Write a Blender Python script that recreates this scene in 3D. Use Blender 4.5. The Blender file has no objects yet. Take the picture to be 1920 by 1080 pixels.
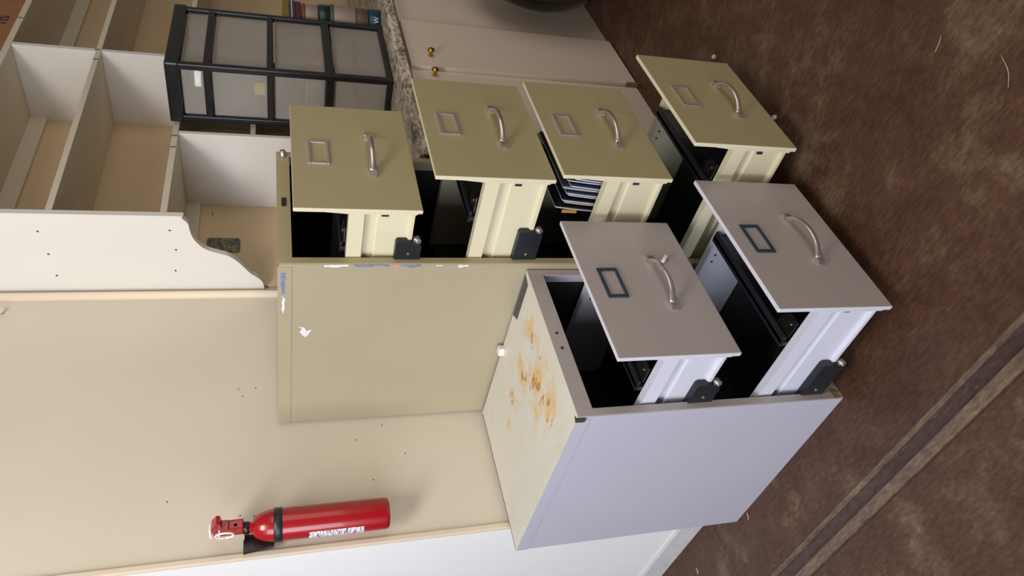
import bpy, bmesh, math, random
from mathutils import Vector, Matrix
random.seed(7)
C = bpy.context.scene.collection
PI = math.pi

# ------------------------------------------------------------ materials
def lin(c):
    def f(v):
        v /= 255.0
        return v/12.92 if v <= .04045 else ((v+.055)/1.055)**2.4
    return (f(c[0]), f(c[1]), f(c[2]), 1)

def mat(name, col, rough=.5, metal=0, var=.04, scale=14, bump=.0, bscale=180, spec=.5, coat=0):
    m = bpy.data.materials.new(name); m.use_nodes = True
    nt = m.node_tree; b = nt.nodes['Principled BSDF']
    b.inputs['Roughness'].default_value = rough
    b.inputs['Metallic'].default_value = metal
    b.inputs['Specular IOR Level'].default_value = spec
    b.inputs['Coat Weight'].default_value = coat
    c = lin(col)
    tc = nt.nodes.new('ShaderNodeTexCoord')
    n = nt.nodes.new('ShaderNodeTexNoise'); n.inputs['Scale'].default_value = scale; n.inputs['Detail'].default_value = 5
    nt.links.new(tc.outputs['Object'], n.inputs['Vector'])
    mx = nt.nodes.new('ShaderNodeMix'); mx.data_type = 'RGBA'
    mx.inputs['A'].default_value = tuple(max(0, v*(1-var*2)) for v in c[:3])+(1,)
    mx.inputs['B'].default_value = tuple(min(1, v*(1+var*2)) for v in c[:3])+(1,)
    nt.links.new(n.outputs['Fac'], mx.inputs['Factor'])
    nt.links.new(mx.outputs['Result'], b.inputs['Base Color'])
    if bump:
        n2 = nt.nodes.new('ShaderNodeTexNoise'); n2.inputs['Scale'].default_value = bscale; n2.inputs['Detail'].default_value = 3
        nt.links.new(tc.outputs['Object'], n2.inputs['Vector'])
        bp = nt.nodes.new('ShaderNodeBump'); bp.inputs['Strength'].default_value = bump; bp.inputs['Distance'].default_value = .002
        nt.links.new(n2.outputs['Fac'], bp.inputs['Height'])
        nt.links.new(bp.outputs['Normal'], b.inputs['Normal'])
    return m

def nodes(m): return m.node_tree.nodes, m.node_tree.links, m.node_tree.nodes['Principled BSDF']
def ramp(N, stops):
    r = N.new('ShaderNodeValToRGB'); e = r.color_ramp.elements
    while len(e) < len(stops): e.new(.5)
    for i, (p, c) in enumerate(stops): e[i].position = p; e[i].color = c if len(c) == 4 else lin(c)
    return r

M = {}
M['wall'] = mat('wall_paint', (214,205,188), .55, var=.03, scale=3, bump=.15, bscale=60)
M['white_wall'] = mat('white_wall_paint', (238,238,240), .5, var=.02, scale=3, bump=.1)
M['base_white'] = mat('baseboard_paint', (205,203,205), .6, var=.08, scale=25, bump=.3, bscale=90)
M['trim'] = mat('trim_paint', (220,206,184), .5, var=.03, bump=.1)
M['shelf_white'] = mat('shelf_paint', (220,217,211), .45, var=.02, scale=6, bump=.12, bscale=70)
M['board'] = mat('shelf_board_paint', (208,198,178), .5, var=.04, scale=6, bump=.12)
M['back_panel'] = mat('tan_back_panel', (208,184,150), .6, var=.04, scale=4)
M['tan'] = mat('olive_tan_enamel', (174,163,124), .38, var=.015, scale=5, bump=.05, bscale=300)
M['tan_side'] = mat('putty_enamel', (170,161,136), .4, var=.02, scale=5, bump=.05, bscale=300)
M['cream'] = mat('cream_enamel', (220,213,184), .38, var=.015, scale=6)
M['grey'] = mat('grey_enamel_warm_lit', (180,171,168), .36, var=.015, scale=5, bump=.05, bscale=300)  # neutral grey paint with warm front light put into the colour
M['grey_side'] = mat('grey_enamel_cool_lit', (184,182,198), .42, var=.02, scale=5, bump=.05, bscale=300)  # same grey paint, cool daylight on the side mixed into the colour
M['pale'] = mat('pale_enamel_cool_lit', (210,211,226), .38, var=.02, scale=6)  # drawer sides, bluish daylight tint painted into the pale grey
M['dark_in'] = mat('interior_shade_dark', (34,33,33), .6, var=.1)  # near-black colour stands in for shade inside cabinets and drawer trays
M['black_metal'] = mat('black_slide_metal', (38,41,48), .42, .3, var=.1)
M['chrome'] = mat('brushed_chrome', (214,206,200), .24, .85, var=.05, scale=60)
M['dull_metal'] = mat('dull_zinc', (120,118,112), .35, 1, var=.15, scale=40)
M['brass'] = mat('brass', (200,160,70), .2, 1, var=.05)
M['holder_pink'] = mat('holder_metal', (196,182,180), .35, .6, var=.05)
M['holder_blue'] = mat('holder_blue_metal', (62,82,100), .35, .5, var=.2, scale=50)
M['black_plastic'] = mat('black_plastic', (24,24,27), .3, var=.1)
M['black_bag'] = mat('black_bag_film', (14,14,15), .16, var=.1, bump=.6, bscale=14)
M['red'] = mat('extinguisher_red', (158,16,26), .25, var=.04, coat=.4)
M['black_strap'] = mat('black_strap', (30,33,38), .4)
M['white_plastic'] = mat('white_plastic', (235,228,225), .35)
M['paper'] = mat('paper', (225,225,228), .7, var=.1, scale=60)
M['cardboard'] = mat('cardboard', (150,104,70), .8, var=.08, scale=20)
M['ink'] = mat('dark_ink', (45,38,38), .7)
M['hole'] = mat('dark_hole', (62,54,46), .8)
M['bare_wood'] = mat('bare_wood', (150,118,80), .7, var=.15, scale=40)
M['foam'] = mat('dark_grey_rubber', (82,80,78), .8, var=.1, scale=80)
M['residue_blue'] = mat('blue_sticker_residue', (120,130,170), .6, var=.3, scale=90)
M['residue_orange'] = mat('orange_sticker_residue', (215,150,120), .6, var=.3, scale=90)
M['residue_white'] = mat('white_sticker_residue', (226,224,226), .7, var=.15, scale=90)

# frosted plastic
m = mat('frosted_plastic', (214,208,200), .34, var=.05, scale=8); N, L, B = nodes(m)
B.inputs['Transmission Weight'].default_value = .72; B.inputs['IOR'].default_value = 1.2
M['frost'] = m; B.inputs['Roughness'].default_value = .22; B.inputs['Transmission Weight'].default_value = .55; B.inputs['Alpha'].default_value = .62

# granite laminate
def granite(name, a, b, c):
    m = mat(name, (150,140,125), .35); N, L, B = nodes(m)
    tc = N.new('ShaderNodeTexCoord'); mp = N.new('ShaderNodeMapping'); mp.inputs['Scale'].default_value = (1,1.4,2.2)
    n = N.new('ShaderNodeTexNoise'); n.inputs['Scale'].default_value = 42; n.inputs['Detail'].default_value = 8; n.inputs['Roughness'].default_value = .75
    v = N.new('ShaderNodeTexNoise'); v.inputs['Scale'].default_value = 9; v.inputs['Detail'].default_value = 4
    L.new(tc.outputs['Object'], mp.inputs['Vector']); L.new(mp.outputs[0], n.inputs['Vector']); L.new(mp.outputs[0], v.inputs['Vector'])
    ad = N.new('ShaderNodeMath'); ad.operation = 'MULTIPLY_ADD'; ad.inputs[1].default_value = .4; L.new(v.outputs['Fac'], ad.inputs[0]); L.new(n.outputs['Fac'], ad.inputs[2])
    r = ramp(N, [(.55,a),(.68,b),(.82,c)]); L.new(ad.outputs[0], r.inputs[0]); L.new(r.outputs[0], B.inputs['Base Color'])
    return m
M['granite'] = granite('granite_laminate', (74,66,56), (164,152,134), (232,222,206))
M['stone'] = granite('mottled_stone', (48,44,32), (84,78,58), (136,128,100))

# rust-stained aged enamel, paled as if lit from above (top of the short cabinet)
m = mat('stained_enamel_top_lit', (214,213,200), .45); N, L, B = nodes(m)
tc = N.new('ShaderNodeTexCoord')
def blob(cx, cy, rx, ry, power=1.0):
    s = N.new('ShaderNodeMapping'); s.inputs['Location'].default_value = (-cx/rx, -cy/ry, 0); s.inputs['Scale'].default_value = (1/rx, 1/ry, 0)
    L.new(tc.outputs['Object'], s.inputs['Vector'])
    g = N.new('ShaderNodeTexGradient'); g.gradient_type = 'SPHERICAL'; L.new(s.outputs[0], g.inputs[0]); return g.outputs['Fac']
n1 = N.new('ShaderNodeTexNoise'); n1.inputs['Scale'].default_value = 26; n1.inputs['Detail'].default_value = 7; n1.inputs['Roughness'].default_value = .7
mp = N.new('ShaderNodeMapping'); mp.inputs['Scale'].default_value = (1,.55,1); mp.inputs['Rotation'].default_value = (0,0,.5)
L.new(tc.outputs['Object'], mp.inputs['Vector']); L.new(mp.outputs[0], n1.inputs['Vector'])
n3 = N.new('ShaderNodeTexNoise'); n3.inputs['Scale'].default_value = 60; n3.inputs['Detail'].default_value = 6; L.new(mp.outputs[0], n3.inputs['Vector'])
def mth(op, a, b, c=None):
    q = N.new('ShaderNodeMath'); q.operation = op; q.use_clamp = True
    for i, v in enumerate((a, b, c)):
        if v is None: continue
        if isinstance(v, (int, float)): q.inputs[i].default_value = v
        else: L.new(v, q.inputs[i])
    return q.outputs[0]
bl = blob(.21,.15,.17,.15)
for a in ((.33,.09,.08,.09),(.31,.33,.07,.07),(.30,.22,.09,.06),(.27,.42,.05,.05),(.12,.12,.10,.10)):
    bl = mth('MAXIMUM', bl, blob(*a))
st = mth('MULTIPLY', mth('SUBTRACT', mth('MULTIPLY_ADD', bl, .36, n1.outputs['Fac']), .64), 4.5)
st2 = mth('MULTIPLY', mth('SUBTRACT', mth('MULTIPLY_ADD', bl, .34, n3.outputs['Fac']), .80), 9)
wide = mth('MULTIPLY', mth('SUBTRACT', n1.outputs['Fac'], .45), 1.6)
x1 = N.new('ShaderNodeMix'); x1.data_type = 'RGBA'; x1.inputs['A'].default_value = lin((212,211,202)); x1.inputs['B'].default_value = lin((202,195,168)); L.new(wide, x1.inputs['Factor'])
x2 = N.new('ShaderNodeMix'); x2.data_type = 'RGBA'; L.new(x1.outputs['Result'], x2.inputs['A']); x2.inputs['B'].default_value = lin((220,176,100)); L.new(mth('MULTIPLY', st, .75), x2.inputs['Factor'])
x3 = N.new('ShaderNodeMix'); x3.data_type = 'RGBA'; L.new(x2.outputs['Result'], x3.inputs['A']); x3.inputs['B'].default_value = lin((176,128,70)); L.new(st2, x3.inputs['Factor'])
L.new(x3.outputs['Result'], B.inputs['Base Color'])
M['stained'] = m

# scuffed sealed concrete floor
def floor_mat(name, c1, c2, c3, rough):
    m = mat(name, (100,70,50), rough); N, L, B = nodes(m)
    tc = N.new('ShaderNodeTexCoord')
    def noise(s, d=5, r=.6, sc=(1,1,1), rot=0):
        mp = N.new('ShaderNodeMapping'); mp.inputs['Scale'].default_value = sc; mp.inputs['Rotation'].default_value = (0,0,rot)
        L.new(tc.outputs['Object'], mp.inputs['Vector'])
        n = N.new('ShaderNodeTexNoise'); n.inputs['Scale'].default_value = s; n.inputs['Detail'].default_value = d; n.inputs['Roughness'].default_value = r
        L.new(mp.outputs[0], n.inputs['Vector']); return n.outputs['Fac']
    big = noise(2.6, 6, .6); mid = noise(11, 6, .65); fine = noise(120, 5, .7, (1,.3,1), .6); fib = noise(150, 3, .6, (1,.12,1), -.5)
    r1 = ramp(N, [(.36,c1),(.52,c2),(.66,c3)]); 
    a = N.new('ShaderNodeMath'); a.operation = 'MULTIPLY_ADD'; a.inputs[1].default_value = .45; L.new(mid, a.inputs[0])
    s = N.new('ShaderNodeMath'); s.operation = 'MULTIPLY'; s.inputs[1].default_value = .55; L.new(big, s.inputs[0]); L.new(s.outputs[0], a.inputs[2]); L.new(a.outputs[0], r1.inputs[0])
    r2 = ramp(N, [(.3,(.55,.55,.55,1)),(.5,(1,1,1,1)),(.72,(1.55,1.55,1.55,1))]); L.new(fine, r2.inputs[0])
    mx = N.new('ShaderNodeMix'); mx.data_type = 'RGBA'; mx.blend_type = 'MULTIPLY'; mx.inputs['Factor'].default_value = 1
    L.new(r1.outputs[0], mx.inputs['A']); L.new(r2.outputs[0], mx.inputs['B'])
    r3 = ramp(N, [(.68,(0,0,0,1)),(.78,(.45,.45,.45,1))]); L.new(fib, r3.inputs[0])
    m2 = N.new('ShaderNodeMix'); m2.data_type = 'RGBA'; L.new(r3.outputs[0], m2.inputs['Factor']); L.new(mx.outputs['Result'], m2.inputs['A']); m2.inputs['B'].default_value = lin((178,150,122))
    L.new(m2.outputs['Result'], B.inputs['Base Color'])
    bp = N.new('ShaderNodeBump'); bp.inputs['Strength'].default_value = .35; bp.inputs['Distance'].default_value = .002; L.new(fine, bp.inputs['Height']); L.new(bp.outputs[0], B.inputs['Normal'])
    rr = N.new('ShaderNodeMath'); rr.operation = 'MULTIPLY_ADD'; rr.inputs[1].default_value = .3; rr.inputs[2].default_value = rough-.15; L.new(mid, rr.inputs[0]); L.new(rr.outputs[0], B.inputs['Roughness'])
    return m
M['floor'] = floor_mat('stained_concrete', (66,38,26), (80,54,39), (110,91,72), .5)
M['joint_dark'] = floor_mat('dirty_joint', (58,42,38), (72,54,50), (88,70,64), .3)
M['joint_light'] = floor_mat('joint_sealant', (92,74,60), (112,92,76), (140,120,100), .45)

# printed label, illegible rows of print
m = mat('printed_label', (225,220,224), .4); N, L, B = nodes(m)
tc = N.new('ShaderNodeTexCoord'); mp = N.new('ShaderNodeMapping'); mp.inputs['Scale'].default_value = (60,60,420); n = N.new('ShaderNodeTexNoise'); n.inputs['Scale'].default_value = 1; n.inputs['Detail'].default_value = 2
L.new(tc.outputs['Object'], mp.inputs['Vector']); L.new(mp.outputs[0], n.inputs['Vector'])
r = ramp(N, [(.40,(120,100,120)),(.52,(236,232,238))]); L.new(n.outputs['Fac'], r.inputs[0]); L.new(r.outputs[0], B.inputs['Base Color'])
M['label'] = m

# ------------------------------------------------------------ mesh helpers
def box(bm, x0, x1, y0, y1, z0, z1, mi=0, bev=0):
    vs = [bm.verts.new(p) for p in ((x0,y0,z0),(x1,y0,z0),(x1,y1,z0),(x0,y1,z0),(x0,y0,z1),(x1,y0,z1),(x1,y1,z1),(x0,y1,z1))]
    fs = [bm.faces.new([vs[i] for i in f]) for f in ((0,3,2,1),(4,5,6,7),(0,1,5,4),(1,2,6,5),(2,3,7,6),(3,0,4,7))]
    for f in fs: f.material_index = mi
    if bev:
        es = list({e for f in fs for e in f.edges})
        r = bmesh.ops.bevel(bm, geom=es, offset=bev, segments=2, affect='EDGES', profile=.6)
        for f in r['faces']: f.material_index = mi
    return vs

def prism(bm, pts, axis, a0, a1, mi=0):
    """closed outline pts extruded along axis (0 x,1 y,2 z); pts are the two other coords in order"""
    def P(p, a):
        return (a,p[0],p[1]) if axis == 0 else ((p[0],a,p[1]) if axis == 1 else (p[0],p[1],a))
    A = [bm.verts.new(P(p,a0)) for p in pts]; Bv = [bm.verts.new(P(p,a1)) for p in pts]
    n = len(pts); fs = []
    for i in range(n): fs.append(bm.faces.new((A[i],A[(i+1)%n],Bv[(i+1)%n],Bv[i])))
    fs.append(bm.faces.new(A[::-1])); fs.append(bm.faces.new(Bv))
    for f in fs: f.material_index = mi

def lathe(bm, prof, cx=0, cy=0, seg=32, mi=0, axis='z', cz=0):
    rings = []
    for r, h in prof:
        ring = []
        for k in range(seg):
            t = 2*PI*k/seg; u, v = r*math.cos(t), r*math.sin(t)
            p = (cx+u, cy+v, cz+h) if axis == 'z' else ((cx+u, cy+h, cz+v) if axis == 'y' else (cx+h, cy+u, cz+v))
            ring.append(bm.verts.new(p))
        rings.append(ring)
    for a, b in zip(rings, rings[1:]):
        for k in range(seg):
            f = bm.faces.new((a[k],a[(k+1)%seg],b[(k+1)%seg],b[k])); f.material_index = mi; f.smooth = True
    for ring, rev in ((rings[0],True),(rings[-1],False)):
        f = bm.faces.new(ring[::-1] if rev else ring); f.material_index = mi

def sweep(bm, path, wa, wb, up=(0,0,1), seg=10, mi=0):
    """elliptical section swept; wa = radius across 'up', wb along up. scalars or lists"""
    n = len(path); rings = []; P = [Vector(p) for p in path]
    for i, p in enumerate(P):
        t = (P[min(i+1,n-1)]-P[max(i-1,0)]).normalized(); u = Vector(up); u = (u-t*u.dot(t)).normalized(); s = t.cross(u)
        a = wa[i] if isinstance(wa,(list,tuple)) else wa; b = wb[i] if isinstance(wb,(list,tuple)) else wb
        rings.append([bm.verts.new(p+s*a*math.cos(2*PI*k/seg)+u*b*math.sin(2*PI*k/seg)) for k in range(seg)])
    for a, b in zip(rings, rings[1:]):
        for k in range(seg):
            f = bm.faces.new((a[k],a[(k+1)%seg],b[(k+1)%seg],b[k])); f.material_index = mi; f.smooth = True
    bm.faces.new(rings[0][::-1]).material_index = mi; bm.faces.new(rings[-1]).material_index = mi

def obj(name, bm, mats, parent=None, label=None, loc=None, rot=None):
    bmesh.ops.recalc_face_normals(bm, faces=bm.faces)
    me = bpy.data.meshes.new(name); bm.to_mesh(me); bm.free()
    for m in (mats if isinstance(mats,(list,tuple)) else [mats]): me.materials.append(M[m] if isinstance(m,str) else m)
    o = bpy.data.objects.new(name, me); C.objects.link(o)
    if parent: o.parent = parent
    if loc: o.location = loc
    if rot: o.rotation_euler = rot
    if label: o['label'] = label
    return o
def NB(): return bmesh.new()
def thing(name, label, cat, loc=(0,0,0), rot=(0,0,0), group=None):
    o = bpy.data.objects.new(name, None); C.objects.link(o); o.location = loc; o.rotation_euler = rot
    o['label'] = label; o['category'] = cat
    if group: o['group'] = group
    return o
def tag(o, label, cat, group=None, kind=None):
    o['label'] = label; o['category'] = cat
    if group: o['group'] = group
    if kind: o['kind'] = kind
    return o
def struct(name, bm, m, label=None, cat=None):
    o = obj(name, bm, m); o['kind'] = 'structure'
    if label: o['label'] = label
    if cat: o['category'] = cat
    return o
def bx(name, mats, parent, *a, bev=0, label=None):
    bm = NB(); box(bm, *a, bev=bev); return obj(name, bm, mats, parent, label)

# ------------------------------------------------------------ setting
# floor with a sunken control joint running away from the camera
bm = NB()
SL = -.0356; X0 = -.328
prof = [(7.0,0,0),(.006,0,0),(.002,.003,2),(-.002,.003,2),(-.0045,-.008,1),(-.040,-.010,1),(-.041,-.001,2),(-.064,.001,2),(-.068,-.006,1),(-.072,-.006,1),(-.075,0,0),(-5.0,0,0)]
ys = [4.5,-5.5]
cols = []
for s, z, mi in prof:
    far = abs(s) > 1
    cols.append([bm.verts.new(((s if far else X0+SL*y+s), y, z)) for y in ys])
for i in range(len(prof)-1):
    f = bm.faces.new((cols[i][0],cols[i+1][0],cols[i+1][1],cols[i][1])); f.material_index = max(prof[i][2],prof[i+1][2]) if not (prof[i][2]==0 or prof[i+1][2]==0) else (2 if i in (1,) else 0)
    if i == 4: f.material_index = 1
struct('floor', bm, ['floor','joint_dark','joint_light'], 'brown stained concrete garage floor with a joint line', 'floor')

# back wall (painted panel) with small nail holes, white return wall, trims
bm = NB(); box(bm, -.045, 4.6, 0, .10, 0, 2.75)
w = struct('wall_back', bm, 'wall', 'beige painted wall behind the cabinets', 'wall')
for i, (x, z) in enumerate(((.473,1.435),(.446,1.423),(.473,1.386),(.311,1.024),(.132,.672),(.265,1.104),(.129,1.067),(.206,.966),(.06,1.42),(.055,1.385),(.12,1.6))):
    b = NB(); lathe(b, [(.0020,-.0004),(.0020,.0005)], x, 0, 10, axis='y', cz=z); obj('nail_hole', b, 'hole', w)
b = NB(); lathe(b, [(.004,-.012),(.004,0)], .801, 0, 10, axis='y', cz=2.109); lathe(b, [(.007,-.014),(.007,-.011)], .801, 0, 12, axis='y', cz=2.109)
obj('screw', b, 'chrome', w, 'bright metal screw head')
# return wall with door-like seam
bm = NB(); box(bm, -.050, -.0455, .009, .392, 0, 2.75); box(bm, -.050, -.0455, .398, 2.6, 0, 2.75); box(bm, -.0465, -.0455, .39, .40, 0, 2.75); box(bm, -.0455, .0, .101, 2.6, 0, 2.75)
struct('wall_left', bm, 'white_wall', 'bright white painted return wall at the left', 'wall')
bm = NB(); box(bm, -.060, -.0502, .009, 2.6, 0, .085, bev=.002)
struct('baseboard_left', bm, 'base_white', 'scuffed pale baseboard along the white return wall', 'baseboard')
# corner bead, and half round moulding by the shelf unit
bm = NB(); box(bm, -.062, -.0455, -.006, .008, 0.0, 2.75, bev=.003)
struct('trim_1', bm, 'trim', 'beige corner trim between beige wall and white wall', 'trim')
bm = NB()
pts = [(.848+.034*t/8, -.022*math.sin(PI*t/8)) for t in range(9)]
prism(bm, pts, 2, 0, 2.75)
for f in bm.faces: f.smooth = len(f.verts) == 4
struct('trim_2', bm, 'trim', 'rounded beige moulding beside the shelf unit', 'trim')
# hairline crack in the floor
bm = NB()
cr = [(-.085,.107),(-.12,.101),(-.169,.098),(-.20,.092),(-.256,.095),(-.30,.088)]
for (xa,ya),(xb,yb) in zip(cr, cr[1:]): prism(bm, [(xa,ya-.0012),(xb,yb-.0012),(xb,yb+.0012),(xa,ya+.0012)], 2, 0, .0006)
struct('floor_crack', bm, 'hole', 'thin dark crack in the floor by the white wall', 'crack')

# ------------------------------------------------------------ filing cabinets
def follower(dr, a0, a1, b, zt, zbot, label=None):
    bm = NB(); box(bm, a0, a1, b, b+.012, zbot, zt, bev=.002); box(bm, a0+.004, a1, b-.012, b+.02, zt-.008, zt, bev=.003); box(bm, a0, a1, b+.052, b+.062, zbot-.01, zbot+.012)
    obj('follower_plate', bm, 'black_metal', dr)
    bm = NB(); prism(bm, [(a0+.004,b-.058),(a0+.030,b-.058),(a0+.040,b-.052),(a0+.054,b-.034),(a0+.054,b-.012),(a0+.004,b-.012)], 2, zt-.012, zt-.009)
    lathe(bm, [(.004,0),(.004,.003),(.002,.004)], a0+.018, b-.040, 12, cz=zt-.009); box(bm, a0+.026, a0+.046, b-.028, b-.024, zt-.009, zt-.006)
    obj('clip', bm, 'dull_metal', dr)

def handle_bm(cx, z, y, half=.088):
    bm = NB()
    for s in (-1, 1):
        # foot with a small rounded end
        prism(bm, [(cx+s*(half-.0),y),(cx+s*(half-.0),y-.004),(cx+s*(half-.006),y-.009),(cx+s*(half-.016),y-.010),(cx+s*(half-.024),y-.007),(cx+s*(half-.026),y)], 2, z-.0085, z+.0085)
    path = []; wa = []; wb = []
    n = 20
    for i in range(n+1):
        t = -1+2*i/n
        path.append((cx+t*(half-.017), y-.003-.031*(1-abs(t)**2.4), z)); wa.append(.0034+.003*(abs(t)**4)); wb.append(.0066+.0035*(abs(t)**6))
    sweep(bm, path, wa, wb, up=(0,0,1), seg=12)
    return bm

def holder_bm(a0, a1, zt, zb, y, w=.0075):
    bm = NB()
    box(bm, a0, a1, y-.004, y, zt-w, zt, bev=.001); box(bm, a0, a1, y-.004, y, zb, zb+w*.9, bev=.001)
    box(bm, a0, a0+w, y-.004, y, zb+w*.9, zt-w, bev=.001); box(bm, a1-w, a1, y-.004, y, zb+w*.9, zt-w, bev=.001)
    return bm

def drawer(root, w, a0, fw, zt, fh, e, holder, side, face, hold_mat, tray_len=.56, foff=.145, hz=-.185, sag=0, low=False):
    """one drawer: tray mesh + front, handle, label holder, slides, follower"""
    a1 = a0+fw; yb = -e; T = .018
    si, so = a0+.012, a0+.020           # flange and wall offsets of the left side
    bm = NB()
    def section(m):
        f = lambda a: a if m > 0 else (a0+a1)-a
        return [(f(si),zt-.122),(f(si),zt-.157),(f(so+.006),zt-.163),(f(so+.006),zt-.186),(f(so+.001),zt-.190),(f(so+.001),zt-.262),(f(si),zt-.266),(f(si),zt-.274),
                (f(so+.010),zt-.274),(f(so+.010),zt-.130),(f(so+.012),zt-.122)]
    for mm in (1,-1):
        prism(bm, section(mm), 1, yb+T-.001, yb+tray_len, 0)
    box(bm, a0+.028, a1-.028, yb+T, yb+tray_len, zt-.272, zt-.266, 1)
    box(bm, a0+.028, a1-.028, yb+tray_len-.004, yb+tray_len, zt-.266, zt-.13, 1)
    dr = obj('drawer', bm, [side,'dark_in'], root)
    # front pan: face with folded returns
    bm = NB(); box(bm, a0, a1, yb, yb+.011, zt-fh, zt, bev=.0022)
    # bulged return seen from the side, inner tall plate
    prism(bm, [(yb+.0108,zt-.035),(yb+.0175,zt-.118),(yb+.0175,zt-.275),(yb+.0108,zt-fh+.006)], 0, a0+.004, a0+.008)
    prism(bm, [(yb+.0108,zt-.035),(yb+.0175,zt-.118),(yb+.0175,zt-.275),(yb+.0108,zt-fh+.006)], 0, a1-.008, a1-.004)
    box(bm, a0+.030, a1-.030, yb+.011, yb+.023, zt-.26, zt-.02)
    ff = obj('drawer_front', bm, [face, side], dr)
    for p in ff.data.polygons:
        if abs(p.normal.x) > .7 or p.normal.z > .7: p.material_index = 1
        if p.center.y > yb+.0222: p.material_index = 0
    c = (a0+a1)/2
    obj('handle', handle_bm(c, zt+hz, yb), 'chrome', dr)
    obj('label_holder', holder_bm(c-.046, c+.046, zt-.037, zt-.087, yb), hold_mat, dr, holder)
    # hanging-file slots on the right inner wall and a rivet plate on the left
    for k in range(8):
        b = NB(); yy = yb+.075+.024*k; box(b, a1-.0312, a1-.0298, yy-.0028, yy+.0028, zt-.148, zt-.142); obj('slot', b, 'hole', dr)
    b = NB(); box(b, so-.0008, so+.002, yb+.024, yb+.037, zt-.214, zt-.197, bev=.001); obj('rivet_plate', b, 'holder_blue' if not low else 'dull_metal', dr)
    # telescoping slide member and its roller
    for s in (1,-1):
        f = lambda a: a if s > 0 else (a0+a1)-a
        lo, hi = sorted((f(a0+.002), f(a0+.0185)))
        sb = -.36*e if e > .3 else -.36*e
        b = NB(); prism(b, [(sb,zt-.240),(sb+.006,zt-.236),(.30,zt-.236),(.30,zt-.298),(sb+.012,zt-.298),(sb,zt-.286)], 0, lo, hi)
        sl = obj('slide', b, 'black_metal', dr)
        b = NB(); lathe(b, [(.0085,-.004),(.0095,-.002),(.0095,.008),(.0085,.010)], f(a0+.006) if s>0 else f(a0+.014), sb-.002, 16, axis='x', cz=zt-.287); lathe(b, [(.004,-.007),(.004,.012)], f(a0+.006) if s>0 else f(a0+.014), sb-.002, 12, axis='x', cz=zt-.287)
        obj('roller', b, 'chrome', sl)
        if s > 0:
            b = NB(); lathe(b, [(.0035,-.0015),(.0035,.001)], f(a0+.002), -.02, 10, axis='x', cz=zt-.268); obj('rivet', b, 'chrome', sl)
    follower(dr, a0+.032, a1-.032, yb+foff, zt-.108, zt-.262)
    return dr

def cabinet(name, label, cat, loc, rot, W, D, H, rail, tops, fh, fw, exts, side, front, face, dside, hold, holder_label, top_mat=None):
    root = thing(name, label, cat, loc, (0,0,rot))
    bm = NB(); t = .0035; st = .019
    # outer skins (0), front frame (1), shade-dark lining (2), top skin (3)
    box(bm, 0, t, .0015, D, 0, H-.0005, 0); box(bm, W-t, W, .0015, D, 0, H-.0005, 0); box(bm, t, W-t, D-t, D, 0, H, 0)
    box(bm, 0, W, 0, D, H-.003, H, 3 if top_mat else 0)
    # folded top cap down the sides
    box(bm, -.0015, 0, .012, D, H-.032, H-.0005, 0, ); box(bm, W, W+.0015, .012, D, H-.032, H-.0005, 0)
    for x0, x1 in ((0,st),(W-st,W)):
        box(bm, x0+(.0 if x0 == 0 else 0), x1, -.0005, .003, 0, H-rail, 1)
    box(bm, 0, W, -.0005, .003, H-rail, H-.0002, 1)
    zb = tops[-1]-fh-.006
    box(bm, st, W-st, .0005, .012, .0, zb, 1)
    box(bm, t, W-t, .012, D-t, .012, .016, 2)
    for a, b in zip(tops, tops[1:]):
        zr = b+.0045+(a-fh-b)/2
        box(bm, st-.001, W-st+.001, .001, .016, zr-.006, zr-.002, 1)
    # dark lining sheets standing in for interior shade
    L_ = .0015
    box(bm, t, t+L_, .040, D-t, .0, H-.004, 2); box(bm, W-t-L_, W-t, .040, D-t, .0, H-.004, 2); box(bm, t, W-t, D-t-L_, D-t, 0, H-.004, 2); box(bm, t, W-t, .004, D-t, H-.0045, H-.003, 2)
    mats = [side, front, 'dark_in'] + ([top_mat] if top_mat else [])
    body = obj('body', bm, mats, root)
    a0 = (W-fw)/2
    for i, (zt, e) in enumerate(zip(tops, exts)):
        drawer(root, W, a0, fw, zt, fh, e, holder_label, dside, face, hold, foff=.245 if (len(tops) == 4 and i == 2) else .145)
    return root, body

# four-drawer cabinet
tT = [1.2869-.302*i for i in range(4)]
tall, tbody = cabinet('filing_cabinet', 'tall four-drawer olive tan metal filing cabinet standing against the beige wall', 'filing cabinet',
    (.3323+.002,-.6554,0), -.0049, .4339, .648, 1.3204, .033, tT, .2881, .4126, [.1572,.2587,.2751,.3844], 'tan_side', 'tan', 'tan', 'cream', 'holder_pink', None)
# lock and maker's plate
b = NB(); lathe(b, [(.0105,.0),(.0105,-.006),(.0085,-.010),(.0075,-.016),(.0035,-.017)], .4165, 0, 20, axis='y', cz=1.3035)
lk = obj('lock', b, 'chrome', tall); b = NB(); box(b, .4155,.4175,-.0175,-.0165,1.300,1.307); obj('keyhole', b, 'hole', lk)
b = NB(); box(b, .204,.236,-.003,-.0005,1.298,1.309,bev=.0008); pl = obj('name_plate', b, 'black_metal', tall)
b = NB(); box(b, .207,.233,-.0036,-.003,1.3028,1.3042); obj('plate_line', b, 'dull_metal', pl)
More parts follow.
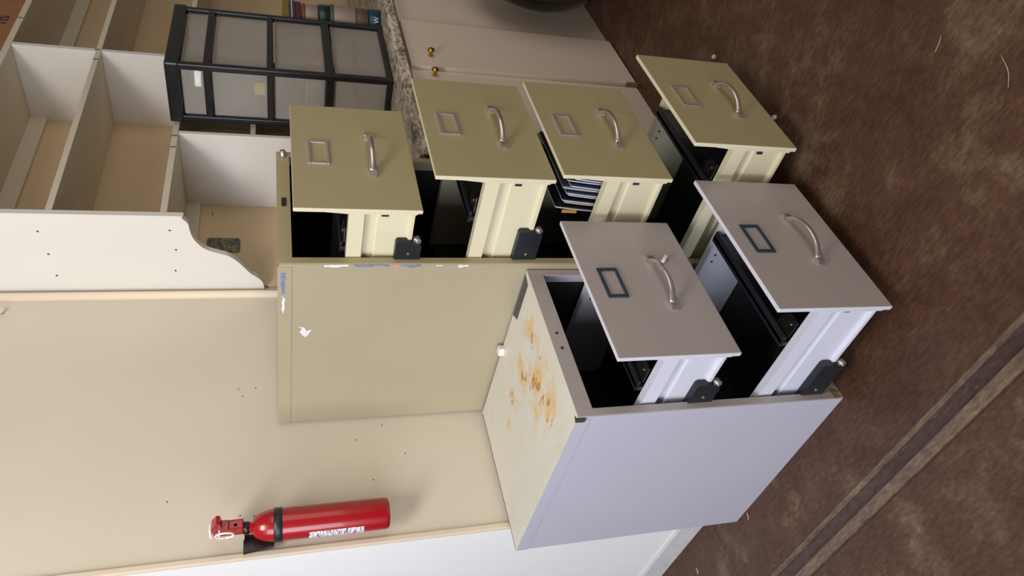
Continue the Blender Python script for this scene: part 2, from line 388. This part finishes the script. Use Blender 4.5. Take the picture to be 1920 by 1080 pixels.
# torn paper and sticker residue on the left side
b = NB()
prism(b, [(.222,1.272),(.232,1.262),(.243,1.268),(.262,1.257),(.262,1.250),(.246,1.243),(.236,1.238),(.240,1.252),(.226,1.256)], 0, -.0012, -.0003)
obj('torn_sticker', b, 'residue_white', tall, 'torn white paper scrap')
for i, (y0,z0,y1,z1,mm) in enumerate(((.004,1.16,.014,1.215,'residue_white'),(.003,1.06,.014,1.145,'residue_blue'),(.004,1.035,.014,1.062,'residue_orange'),(.004,.985,.016,1.034,'residue_blue'),(.004,.93,.012,.945,'residue_white'),(.03,1.300,.10,1.314,'residue_blue'),(.11,1.302,.17,1.312,'residue_white'),(.004,.865,.016,.89,'residue_white'))):
    b = NB(); n = 7; up = []; dn = []
    for k in range(n+1):
        q = k/n
        if z1-z0 > y1-y0: up.append((y1-random.random()*.006, z0+(z1-z0)*q)); dn.append((y0+random.random()*.003, z0+(z1-z0)*q))
        else: up.append((y0+(y1-y0)*q, z1-random.random()*.004)); dn.append((y0+(y1-y0)*q, z0+random.random()*.007))
    off = -.0022 if z0 > 1.29 else -.0006
    prism(b, up+dn[::-1], 0, off, -.0001); obj('sticker_residue', b, mm, tall)

# two-drawer cabinet
tS = [.6673,.6673-.3139]
short, sbody = cabinet('filing_cabinet', 'short two-drawer light grey metal filing cabinet with a rust-stained top', 'filing cabinet',
    (-.1288,-.6404,0), .0122, .4585, .622, .7081, .040, tS, .2927, .4332, [.1775,.3132], 'grey_side', 'grey', 'grey', 'pale', 'holder_blue', 'dark blue label holder frame', 'stained')
for a in (.24,.193):
    b = NB(); lathe(b, [(.004,-.0012),(.004,.0005)], a, 0, 12, axis='y', cz=.688); obj('screw_hole', b, 'hole', short)
b = NB(); prism(b, [(.424,.022),(.456,.012),(.456,.165),(.424,.150)], 2, .7081, .7093); obj('rubber_pad', b, 'foam', short, 'dark grey worn pad')
b = NB(); prism(b, [(.0,-.0012),(.020,-.0012),(.028,.0),(.0,.0)], 2, .008, .028); obj('rust_spot', b, 'bare_wood', short, 'rusty bottom corner')
b = NB(); prism(b, [(-.0030,.004),(.010,.012),(.0,.020),(-.0032,.018)], 2, .688, .7092); obj('bent_corner', b, 'hole', short, 'dark gap at the bent corner')
# dent-like tag hanging by the handle of the top drawer
b = NB(); sweep(b, [(.292,-.1775-.006,.455),(.300,-.188,.447),(.308,-.190,.440),(.314,-.186,.432)], .0012, .0045, up=(.6,0,.6), seg=8)
obj('hanging_strip', b, 'white_plastic', short, 'small pale plastic strip')

# small white cube on the short cabinet's top
b = NB(); box(b, -.010,.010,-.012,.012,0,.017,bev=.002)
o = obj('foam_block', b, 'white_plastic', loc=(.314,-.33,.7081), rot=(0,0,.25)); tag(o, 'tiny white block lying on the stained top of the short grey cabinet', 'block')

# ------------------------------------------------------------ papers in the third drawer of the tall cabinet
def T2(a, b, z): 
    r = -.0049; x, y = .3343, -.6554
    return (x+a*math.cos(r)-b*math.sin(r), y+a*math.sin(r)+b*math.cos(r), z)
zb3 = tT[2]-.2655; 
def magazine(name, cover, label, b0, wdt, h, th, lean, a0, bend, group, cat='magazine', sticker=None):
    """standing in the drawer, spine up, pages to the left"""
    root = thing(name, label, cat, T2(a0, b0, zb3+.0005), (lean,0,-.0049), group)
    def sheet(bm, x0, x1, t0, t1, z1, z0=0, n=8):
        A = []; Bq = []
        for k in range(n+1):
            z = z0+(z1-z0)*k/n; off = bend*(k/n)**2
            A.append((t0+off, z)); Bq.append((t1+off, z))
        prism(bm, A+Bq[::-1], 0, x0, x1)
    bm = NB(); sheet(bm, 0, wdt, 0, th*.34, h); sheet(bm, 0, wdt, th*.72, th, h-.002); sheet(bm, wdt-.0015, wdt, 0, th, h)
    obj('cover', bm, cover, root)
    bm = NB(); sheet(bm, -.0018, wdt-.004, th*.36, th*.50, h+.001, .001); sheet(bm, -.0012, wdt-.004, th*.56, th*.70, h-.003, .001); obj('pages', bm, 'paper', root)
    if sticker:
        bm = NB(); box(bm, -.0030, -.0016, -.001, th, h-.062, h-.022); obj('spine_sticker', bm, sticker, root, 'orange yellow label')
    return root
M['cover_black'] = mat('glossy_black_cover', (28,28,30), .3)
M['cover_blue'] = mat('navy_cover', (44,58,98), .4)
M['cover_grey'] = mat('grey_cover', (96,92,94), .4)
M['cover_yellow'] = mat('amber_label', (190,140,50), .5)
cv = ['cover_black','cover_grey','cover_black','cover_blue','cover_blue','cover_grey','cover_blue','cover_black','cover_blue','cover_grey']
words = ['black folder with an amber label, rearmost in the drawer of papers','grey magazine just in front of the black amber-labelled folder','black magazine third from the back of the drawer of papers','navy magazine directly in front of the black magazines','navy magazine near the middle of the drawer of papers','grey magazine near the middle of the papers between navy ones','navy magazine in front of the middle grey magazine','black magazine leaning among the papers toward the drawer front','navy magazine second from the drawer front','grey magazine closest to the third drawer front']
for i in range(10):
    bb = -.126-.0112*i
    magazine('magazine' if i else 'folder', cv[i], words[i], bb, .215+.01*(i%3), .229-.005*((i*3)%5)+(.008 if i==0 else 0), .0092, .02, .062+.004*((i*2)%4), -.012, None if i == 0 else 'papers standing in the third drawer', 'folder' if i == 0 else 'magazine', 'cover_yellow' if i == 0 else None)

# ------------------------------------------------------------ fire extinguisher on the wall
ext = thing('fire_extinguisher', 'red fire extinguisher hanging on the beige wall', 'fire extinguisher', (-.008,-.062,1.045))
b = NB()
pr = [(.034,0),(.040,.003),(.041,.012)]+[(.041,.28)]
for k in range(1,9):
    t = k/8*PI/2; pr.append((.014+.027*math.cos(t), .28+.062*math.sin(t)))
pr += [(.014,.352)]
lathe(b, pr, 0, 0, 40); obj('tank', b, 'red', ext)
b = NB(); lathe(b, [(.013,.348),(.016,.351),(.016,.362),(.013,.364)], 0, 0, 24); obj('collar', b, 'black_plastic', ext)
b = NB(); box(b, -.010,.016,-.022,.014,.362,.400,bev=.004)
prism(b, [(.012,.398),(.012,.432),(-.030,.436),(-.052,.424),(-.050,.416),(-.026,.412),(-.026,.398)], 0, -.009, .014); obj('valve', b, 'red', ext, 'red squeeze lever and valve')
b = NB()
pts = [(-.024, -.020+.012*math.cos(t), .405+.021*math.sin(t)) for t in [2*PI*k/24 for k in range(25)]]
sweep(b, pts, .0024, .0030, up=(1,0,0), seg=8); lathe(b, [(.002,-.026),(.002,.018)], 0, -.020, 8, axis='x', cz=.418)
box(b, -.014,.006,-.030,.010,.436,.442,bev=.002)
obj('pull_pin', b, 'white_plastic', ext, 'cream plastic pull ring')
b = NB(); lathe(b, [(.004,-.022),(.006,-.018),(.006,-.012)], .0, 0, 14, axis='y', cz=.381); obj('gauge', b, 'black_plastic', ext)
b = NB(); lathe(b, [(.0415,.270),(.0427,.271),(.0427,.290),(.0415,.291)], 0, 0, 40); box(b, .030,.046,-.006,.034,.272,.289,bev=.002); obj('strap', b, 'black_strap', ext)
b = NB(); box(b, -.012,.024,.042,.0605,.20,.34,bev=.002)
prism(b, [(-.050,.364),(-.016,.364),(-.016,.290),(-.040,.290)], 1, .030, .042); box(b,-.020,.0,.036,.045,.27,.362); obj('wall_bracket', b, 'black_plastic', ext)
# label wrapping the camera-left part of the tank
b = NB(); a_0, a_1 = math.radians(135), math.radians(203); n = 12; r = .0413
for rr in (.0414,):
    lo = [b.verts.new((rr*math.cos(a_0+(a_1-a_0)*k/n), rr*math.sin(a_0+(a_1-a_0)*k/n), 0.068)) for k in range(n+1)]
    hi = [b.verts.new((rr*math.cos(a_0+(a_1-a_0)*k/n), rr*math.sin(a_0+(a_1-a_0)*k/n), .206)) for k in range(n+1)]
    for k in range(n): b.faces.new((lo[k],lo[k+1],hi[k+1],hi[k])).smooth = True
obj('label_sticker', b, 'label', ext, 'white printed instruction sticker')

# ------------------------------------------------------------ shelf unit on the wall
su = thing('shelf_unit', 'large open white shelf unit with scalloped side panel above the counter', 'shelf unit', (.9,0,.922))
def W(bmz): return bmz
def su_box(name, m, x0,x1,y0,y1,z0,z1, label=None, bev=.0012):
    b = NB(); box(b, x0-.9,x1-.9,y0,y1,z0-.922,z1-.922,bev=bev); return obj(name, b, m, su, label)
# scalloped side
curve = [(-.002,1.364),(-.016,1.364)]
import itertools
key = [(-0.0080,1.3620),(-0.0420,1.3670),(-0.0620,1.3800),(-0.0850,1.4040),(-0.1120,1.4230),(-0.1360,1.4400),(-0.1620,1.4660),(-0.1740,1.4930),(-0.1870,1.5250),(-0.2050,1.5470),(-0.2360,1.5660),(-0.2690,1.5740),(-0.2970,1.5770),(-0.3200,1.5920),(-.3268,1.588)]
def cr_spline(P, n=5):
    out = []
    for i in range(len(P)-1):
        p0 = P[max(i-1,0)]; p1 = P[i]; p2 = P[i+1]; p3 = P[min(i+2,len(P)-1)]
        for k in range(n):
            t = k/n; out.append(tuple(.5*((2*p1[j])+(-p0[j]+p2[j])*t+(2*p0[j]-5*p1[j]+4*p2[j]-p3[j])*t*t+(-p0[j]+3*p1[j]-3*p2[j]+p3[j])*t**3) for j in (0,1)))
    return out+[P[-1]]
out = [(-.002,1.3615)]+cr_spline(key)+[(-.327,2.70),(-.002,2.70)]
b = NB(); prism(b, [(y,z-.922) for y,z in out], 0, -.018, .0)
sp = obj('side_panel', b, 'shelf_white', su, 'bright white scalloped side panel')
for (y,z) in ((-.27,1.63),(-.19,1.62),(-.10,1.63),(-.26,1.98),(-.17,1.97),(-.08,1.965)):
    b = NB(); lathe(b, [(.0035,-.0006),(.0035,.0004)], -.018, y, 10, axis='x', cz=z-.922); obj('nail_head', b, 'dull_metal', sp)
su_box('back_panel', 'back_panel', .9,3.4,-.012,-.001,.922,2.70, 'tan back panel')
for z0, z1 in ((1.634,1.653),(1.935,1.953),(2.222,2.243)):
    s = su_box('shelf', 'board', .9,3.4,-.326,-.012,z0,z1)
su_box('cleat', 'board', .9,1.318,-.030,-.012,1.585,1.634); su_box('cleat', 'board', .9,1.82,-.030,-.012,2.165,2.222); su_box('cleat','board',1.842,3.4,-.030,-.012,2.165,2.222)
su_box('divider', 'shelf_white', 1.82,1.84,-.325,-.012,1.953,2.222); su_box('divider', 'shelf_white', 1.82,1.84,-.325,-.012,1.653,1.935)
su_box('divider', 'shelf_white', 1.318,1.334,-.325,-.012,.922,1.634); su_box('divider','shelf_white',1.82,1.84,-.325,-.012,.922,1.634)
su_box('shelf', 'board', 1.334,1.82,-.322,-.012,1.388,1.405)
for x, z in ((1.785,1.944),(1.805,1.937)): pass
for (x,z) in ((2.02,2.232),(1.76,1.944),(1.83,1.948),(1.235,1.643),(1.30,1.644)):
    b = NB(); box(b, x-.9-.001,x-.9+.001,-.328,-.3255,z-.922-.009,z-.922+.009); obj('wood_chip', b, 'ink', su)
b = NB(); 
rc = [(sx*(.035-.012)+.012*math.cos(t0+k*PI/10), sz*(.055-.012)+.012*math.sin(t0+k*PI/10)) for sx,sz,t0 in ((1,1,0),(-1,1,PI/2),(-1,-1,PI),(1,-1,1.5*PI)) for k in range(6)]
prism(b, rc, 1, -.006, 0)
o = obj('stone_tile', b, 'stone', loc=(1.097,-.0122,1.500)); tag(o, 'small mottled grey-green stone-look tile mounted on the tan panel under the shelves', 'tile')
b = NB(); box(b, -.001,.001,-.0012,0,-.012,.012); o = obj('nail', b, 'hole', loc=(1.27,-.0122,1.545), rot=(0,1.3,0)); tag(o, 'short dark nail stuck in the tan panel near the divider', 'nail')

# cardboard box on the top shelf
cb = thing('cardboard_box', 'brown cardboard box with dark print on the topmost shelf', 'box', (2.24,-.165,2.243))
b = NB(); box(b, -.46,.46,-.155,.14,0,.30,bev=.003); obj('carton', b, 'cardboard', cb)
b = NB(); box(b, -.46,.46,-.03,.03,.3002,.3012); obj('packing_tape', b, 'back_panel', cb)
def text_mesh(body, size, name, m, parent, loc, rot, ext=.0005):
    cu = bpy.data.curves.new(name, 'FONT'); cu.body = body; cu.size = size; cu.extrude = ext; cu.align_x = 'CENTER'
    t = bpy.data.objects.new(name, cu); me = bpy.data.meshes.new_from_object(t); me.materials.append(M[m])
    bpy.data.objects.remove(t); bpy.data.curves.remove(cu)
    o = bpy.data.objects.new(name, me); C.objects.link(o); o.parent = parent; o.location = loc; o.rotation_euler = rot; return o
text_mesh('ns', .075, 'printed_text', 'ink', cb, (-.235,-.1556,.028), (PI/2,0,0))

# ------------------------------------------------------------ base cabinets and worktop
b = NB()
prism(b, [(-.650,.890),(-.646,.886),(-.05,.886),(-.05,.922),(-.640,.922),(-.648,.918),(-.650,.912)], 0, .80, 3.4)
o = obj('worktop', b, 'granite'); tag(o, 'speckled brown granite-look worktop on the base cabinets', 'worktop')
def base_unit(x0, x1, seam, label, knobs, proud):
    r = thing('base_cabinet', label, 'cabinet', ((x0+x1)/2,-.60,0), group=None); cx = (x0+x1)/2
    b = NB(); box(b, x0-cx+.001,x1-cx-.001,.0,.58,0,.885); obj('carcass', b, 'cab', r)
    for i, (a, c) in enumerate(((x0+.002,seam-.001),(seam+.002,x1-.002))):
        th = .020+(proud if i else 0)
        b = NB(); box(b, a-cx,c-cx,-th,-.0005-(proud*.6 if i else 0),.0 if not i else .004,.872,bev=.002); d = obj('door', b, 'cab', r)
        kx = knobs[i]-cx
        b = NB(); lathe(b, [(.007,0),(.005,-.004),(.0045,-.010),(.008,-.014),(.0125,-.018),(.0135,-.022),(.011,-.027),(.004,-.029)], kx, -th, 20, axis='y', cz=.795); obj('knob', b, 'brass', d, 'round brass knob')
        if i == 0 and proud: 
            b = NB(); box(b, c-cx-.0,c-cx+.003,-.040,-.021,.0,.05); obj('chipped_corner', b, 'bare_wood', d)
    return r
M['cab'] = mat('cabinet_paint', (222,206,190), .42, var=.02, scale=4, bump=.1)
base_unit(.99,1.69,1.347,'off-white base cabinet just right of the tall filing cabinet, pair of brass knobs',(1.315,1.425),.014)
base_unit(1.695,2.40,2.05,'off-white base cabinet at the right, behind the black trash bag',(2.0,2.10),0)
base_unit(2.405,3.2,2.80,'off-white base cabinet farthest right along the wall',(2.75,2.85),0)

# ------------------------------------------------------------ plastic drawer tower on the worktop
tw = thing('plastic_drawer_tower', 'black framed drawer tower with frosted drawers standing on the worktop', 'drawer tower', (1.575,-.448,.922))
TX, TY, TH = .205, .107, .739
def tb(b, *a, bev=.003): box(b, *a, bev=bev)
b = NB()
for sx in (-1,1):
    for sy in (-1,1):
        x0, x1 = sorted((sx*TX, sx*(TX-.022))); y0, y1 = sorted((sy*TY, sy*(TY-.020))); tb(b, x0,x1,y0,y1,0,TH-.03)
seps = [(.0,.020),(.204,.232),(.404,.424),(.602,.624)]
for z0, z1 in seps:
    tb(b, -TX+.002,TX-.002,-TY+.001,-TY+.018,z0,z1); tb(b, -TX+.002,TX-.002,TY-.018,TY-.001,z0,z1)
    tb(b, -TX+.001,-TX+.018,-TY+.002,TY-.002,z0,z1); tb(b, TX-.018,TX-.001,-TY+.002,TY-.002,z0,z1)
    box(b, -TX+.018,TX-.018,-TY+.018,TY-.018,z0+.002,z0+.005)
obj('frame', b, 'black_plastic', tw)
b = NB(); tb(b, -TX-.004,TX+.004,-TY-.004,TY+.004,TH-.042,TH,bev=.006); tb(b,-TX+.03,TX-.03,-TY+.03,TY-.03,TH-.004,TH+.002); obj('top', b, 'black_plastic', tw)
for i, (z0, z1) in enumerate(((.021,.203),(.233,.403),(.425,.601),(.625,.696))):
    b = NB(); t = .0025; X, Y = TX-.016, TY-.014
    box(b, -X,X,-Y,-Y+t,z0,z1-.004); box(b, -X,X,Y-t,Y,z0,z1-.004); box(b, -X,-X+t,-Y+t,Y-t,z0,z1-.004); box(b, X-t,X,-Y+t,Y-t,z0,z1-.004); box(b, -X+t,X-t,-Y+t,Y-t,z0,z0+t)
    d = obj('drawer', b, 'frost', tw)
    b = NB(); box(b, -X+.002,X-.002,-Y-.004,-Y,z1-.010,z1-.005,bev=.001); obj('pull_lip', b, 'frost', d)
# contents dimly showing through
M['c_salmon'] = mat('salmon_plastic', (230,120,96), .4); M['c_yellow'] = mat('yellow_plastic', (214,200,70), .4)
M['c_teal'] = mat('teal_plastic', (60,110,130), .4); M['c_grey'] = mat('silver_foil', (200,200,198), .2, .8, bump=.5, bscale=60)
M['c_green'] = mat('dull_green', (96,104,84), .5)
def item(name, m, label, cat, x, y, z, sx, sy, sz, rz=0, rnd=True):
    b = NB()
    if rnd: lathe(b, [(sx*.8,0),(sx,sz*.1),(sx,sz*.85),(sx*.7,sz)], 0, 0, 18)
    else: box(b, -sx,sx,-sy,sy,0,sz,bev=min(sx,sy,sz)*.2)
    o = obj(name, b, m, loc=(1.575+x,-.448+y,.922+z), rot=(0,0,rz)); tag(o, label, cat); return o
item('salmon_tub', 'c_salmon', 'salmon pink tub seen through the second drawer from the bottom', 'tub', -.075,-.068,.2385,.017,0,.040)
item('yellow_sponge', 'c_yellow', 'yellow sponge in the tower drawer second from the top, left side', 'sponge', -.165,-.02,.4310,.018,.022,.035,.2,False)
item('teal_pouch', 'c_teal', 'teal pouch beside the yellow sponge in the tower', 'pouch', -.160,-.063,.4310,.016,.016,.060,.1,False)
item('foil_bag', 'c_grey', 'crinkled silver bag in the drawer above the bottom one', 'bag', -.155,.0,.2385,.026,.05,.060,.1,False)
item('green_cloth', 'c_green', 'dull green folded cloth filling the bottom tower drawer', 'cloth', 0,0,.0265,.17,.08,.085,0,False)
item('foil_bag', 'c_grey', 'small silver packet in the topmost tower drawer', 'bag', -.145,-.03,.6310,.022,.03,.028,.3,False)

# ------------------------------------------------------------ goods stacked right of the tower, by the frame edge
M['tin_blue'] = mat('blue_tin', (24,62,84), .3, .2); M['tin_olive'] = mat('olive_tub', (84,74,66), .45)
M['tub_white'] = mat('off_white_tub', (150,136,126), .4); M['tin_green'] = mat('dark_green_tin', (8,46,42), .3)
M['orange_pack'] = mat('brown_orange_pack', (110,62,34), .5); M['purple'] = mat('purple_pack', (62,52,96), .5)
M['maroon'] = mat('maroon_pack', (92,26,36), .5); M['pack_yellow'] = mat('yellow_pack', (130,112,34), .5, var=.25, scale=120)
def stack(name, m, label, cat, r, z0, z1, lid=None, x=1.86, y=-.50, square=False):
    t = thing(name, label, cat, (x,y,z0), group=None); h = z1-z0-.0005
    b = NB()
    if square: box(b, -r,r,-r*.7,r*.7,0,h,bev=.003)
    else: lathe(b, [(r*.96,0),(r,.004),(r,h-.006),(r*.97,h)], 0, 0, 40)
    obj('body', b, m, t)
    if lid:
        b = NB()
        if square: box(b, -r-.001,r+.001,-r*.7-.001,r*.7+.001,h*.55,h*.7)
        else: lathe(b, [(r+.0005,h-.014),(r+.002,h-.012),(r+.002,h-.002),(r,h-.0001)], 0, 0, 40)
        obj('band', b, lid, t)
    return t
s1 = stack('paint_tin', 'tin_blue', 'blue tin at the bottom of the stack right of the drawer tower', 'tin', .075,.922,.969)
text_mesh('W', .026, 'printed_letter', 'paper', s1, (-.047,-.0602,.010), (PI/2,0,-.66))
stack('plastic_tub', 'tin_olive', 'olive grey tub on the blue tin', 'tub', .072,.969,1.018)
stack('plastic_tub', 'tub_white', 'wide off-white tub midway up the stack by the drawer tower', 'tub', .074,1.018,1.116, 'tin_olive')
stack('paint_tin', 'tin_green', 'dark green tin on the off-white tub', 'tin', .072,1.116,1.160)
stack('packet', 'tub_white', 'white and orange packet on the dark green tin', 'packet', .066,1.160,1.222,'orange_pack')
stack('packet', 'maroon', 'maroon packet above the white and orange one', 'packet', .070,1.222,1.244, square=True, x=1.858)
stack('packet', 'purple', 'thin purple and white packet on the maroon one', 'packet', .072,1.244,1.266,'paper', square=True, x=1.86)
stack('packet', 'pack_yellow', 'yellow packet at the top of the stack', 'packet', .072,1.266,1.292, square=True, x=1.86)
b = NB(); lathe(b, [(.014,0),(.017,.004),(.017,.020),(.012,.026)], 0, 0, 20); o = obj('bottle_cap', b, 'black_plastic', loc=(1.806,-.51,1.2925)); tag(o, 'black round cap lying on the yellow packet', 'cap')

# ------------------------------------------------------------ black bag on the floor at the right
b = NB(); nseg, nr = 48, 26; rings = []
for i in range(nr+1):
    v = i/nr; ph = PI*v; r = .275*(math.sin(ph)**.72); z = .30-.30*math.cos(ph)
    if v > .8: r = max(.028, .275*(math.sin(ph)**.72)*(1-(v-.8)*2.6))
    ring = []
    for k in range(nseg):
        t = 2*PI*k/nseg; f = 1+.02*math.sin(5*t+3*v)+.012*math.sin(11*t-7*v)+.018*math.sin(17*t)*max(0,v-.55)
        ring.append(b.verts.new((r*f*math.cos(t), r*f*math.sin(t), z)))
    rings.append(ring)
for a, c in zip(rings, rings[1:]):
    for k in range(nseg): b.faces.new((a[k],a[(k+1)%nseg],c[(k+1)%nseg],c[k])).smooth = True
b.faces.new(rings[0][::-1]); b.faces.new(rings[-1])
bg = thing('trash_bag', 'bulging shiny black trash bag on the floor before the right base cabinet', 'trash bag', (1.905,-.925,0))
obj('bag', b, 'black_bag', bg)
b = NB(); sweep(b, [(0,0,.585),(.01,.0,.62),(.03,.01,.66),(.07,.02,.68)], [.03,.02,.035,.05], [.03,.02,.012,.006], seg=12); obj('tied_neck', b, 'black_bag', bg)

# ------------------------------------------------------------ debris on the floor
def sliver(name, label, cat, m, p, ln, wd, rz, bend=0):
    b = NB(); path = [(-ln/2+ln*k/8, bend*(1-((k-4)/4)**2), .0012+.001*math.sin(k)) for k in range(9)]
    sweep(b, path, [wd*(.25+.75*math.sin(PI*(k+.3)/8.6)) for k in range(9)], .0008, seg=6)
    o = obj(name, b, m, loc=(p[0],p[1],.0002), rot=(0,0,rz)); tag(o, label, cat); return o
M['straw'] = mat('dry_straw', (176,160,138), .7); M['pink_wood'] = mat('pinkish_splinter', (226,186,160), .7)
sliver('wood_splinter', 'pale pink wood splinter beside the short cabinet\'s rear corner', 'splinter', 'pink_wood', (-.152,-.083), .022, .0018, 2.6)
sliver('wood_splinter', 'pale splinter on the floor near the white baseboard', 'splinter', 'pink_wood', (-.149,.299), .022, .0025, 2.9)
sliver('straw', 'straight dry straw on the open floor at the right', 'straw', 'straw', (.235,-1.384), .034, .0011, -1.2)
sliver('straw', 'curved dry straw on the open floor at the far right', 'straw', 'straw', (.066,-1.418), .070, .0009, 2.6, .006)
for (x,y,rz,label) in ((.957,-.961,.3,'tiny white chip on the floor beyond the lowest olive drawer'),(.575,-.986,.9,'small white chip on the floor below the lowest olive drawer handle')):
    b = NB(); prism(b, [(-.008,-.004),(.002,-.007),(.009,.0),(.004,.006),(-.006,.005)], 2, 0, .006); o = obj('plaster_chip', b, 'white_plastic', loc=(x,y,.0003), rot=(0,0,rz)); tag(o, label, 'chip')

# ------------------------------------------------------------ light
def area(name, loc, target, sx, sy, power, col):
    l = bpy.data.lights.new(name, 'AREA'); l.shape = 'RECTANGLE'; l.size = sx; l.size_y = sy; l.energy = power; l.color = col
    o = bpy.data.objects.new(name, l); C.objects.link(o); o.location = loc
    o.rotation_euler = (Vector(target)-Vector(loc)).to_track_quat('-Z','Y').to_euler(); return o
area('doorway_daylight', (-3.3,-1.0,1.7), (.2,-.5,.9), 2.0, 2.0, 92, (.86,.91,1.0))
area('ceiling_light', (-1.3,-1.5,2.85), (0,0,1.1), 1.3, .5, 48, (1.0,.93,.86))
area('added_front_fill', (1.2,-4.2,1.5), (1.0,0,1.1), 3.2, 1.8, 28, (1.0,.92,.83))  # added fill behind the camera to lift fronts and shelves, no actual opening
w = bpy.data.worlds.new('world'); bpy.context.scene.world = w; w.use_nodes = True
w.node_tree.nodes['Background'].inputs[0].default_value = (1.0,.90,.80,1); w.node_tree.nodes['Background'].inputs[1].default_value = .19

# ------------------------------------------------------------ camera (phone held sideways: world up points to picture left)
cx, cy, cz, yaw, pitch, roll, F = -.9265, -1.8594, 1.3210, .7722, .3155, .0112, 1348.17
f = Vector((math.sin(yaw)*math.cos(pitch), math.cos(yaw)*math.cos(pitch), -math.sin(pitch)))
r = Vector((math.cos(yaw), -math.sin(yaw), 0)); d = f.cross(r)
c_, s_ = math.cos(roll), math.sin(roll); r, d = c_*r+s_*d, -s_*r+c_*d
cam = bpy.data.cameras.new('camera'); co = bpy.data.objects.new('camera', cam); C.objects.link(co)
cam.sensor_width = 36; cam.sensor_fit = 'HORIZONTAL'; cam.lens = F*36/1920; cam.clip_start = .02
mw = Matrix.Identity(4)
for i, a in enumerate((d, r, -f)):
    for j in range(3): mw[j][i] = a[j]
mw.translation = Vector((cx,cy,cz)); co.matrix_world = mw
sc = bpy.context.scene; sc.camera = co
sc.view_settings.view_transform = 'Standard'; sc.view_settings.look = 'None'; sc.view_settings.gamma = 1; sc.view_settings.exposure = 0
sc.view_settings.use_curve_mapping = False
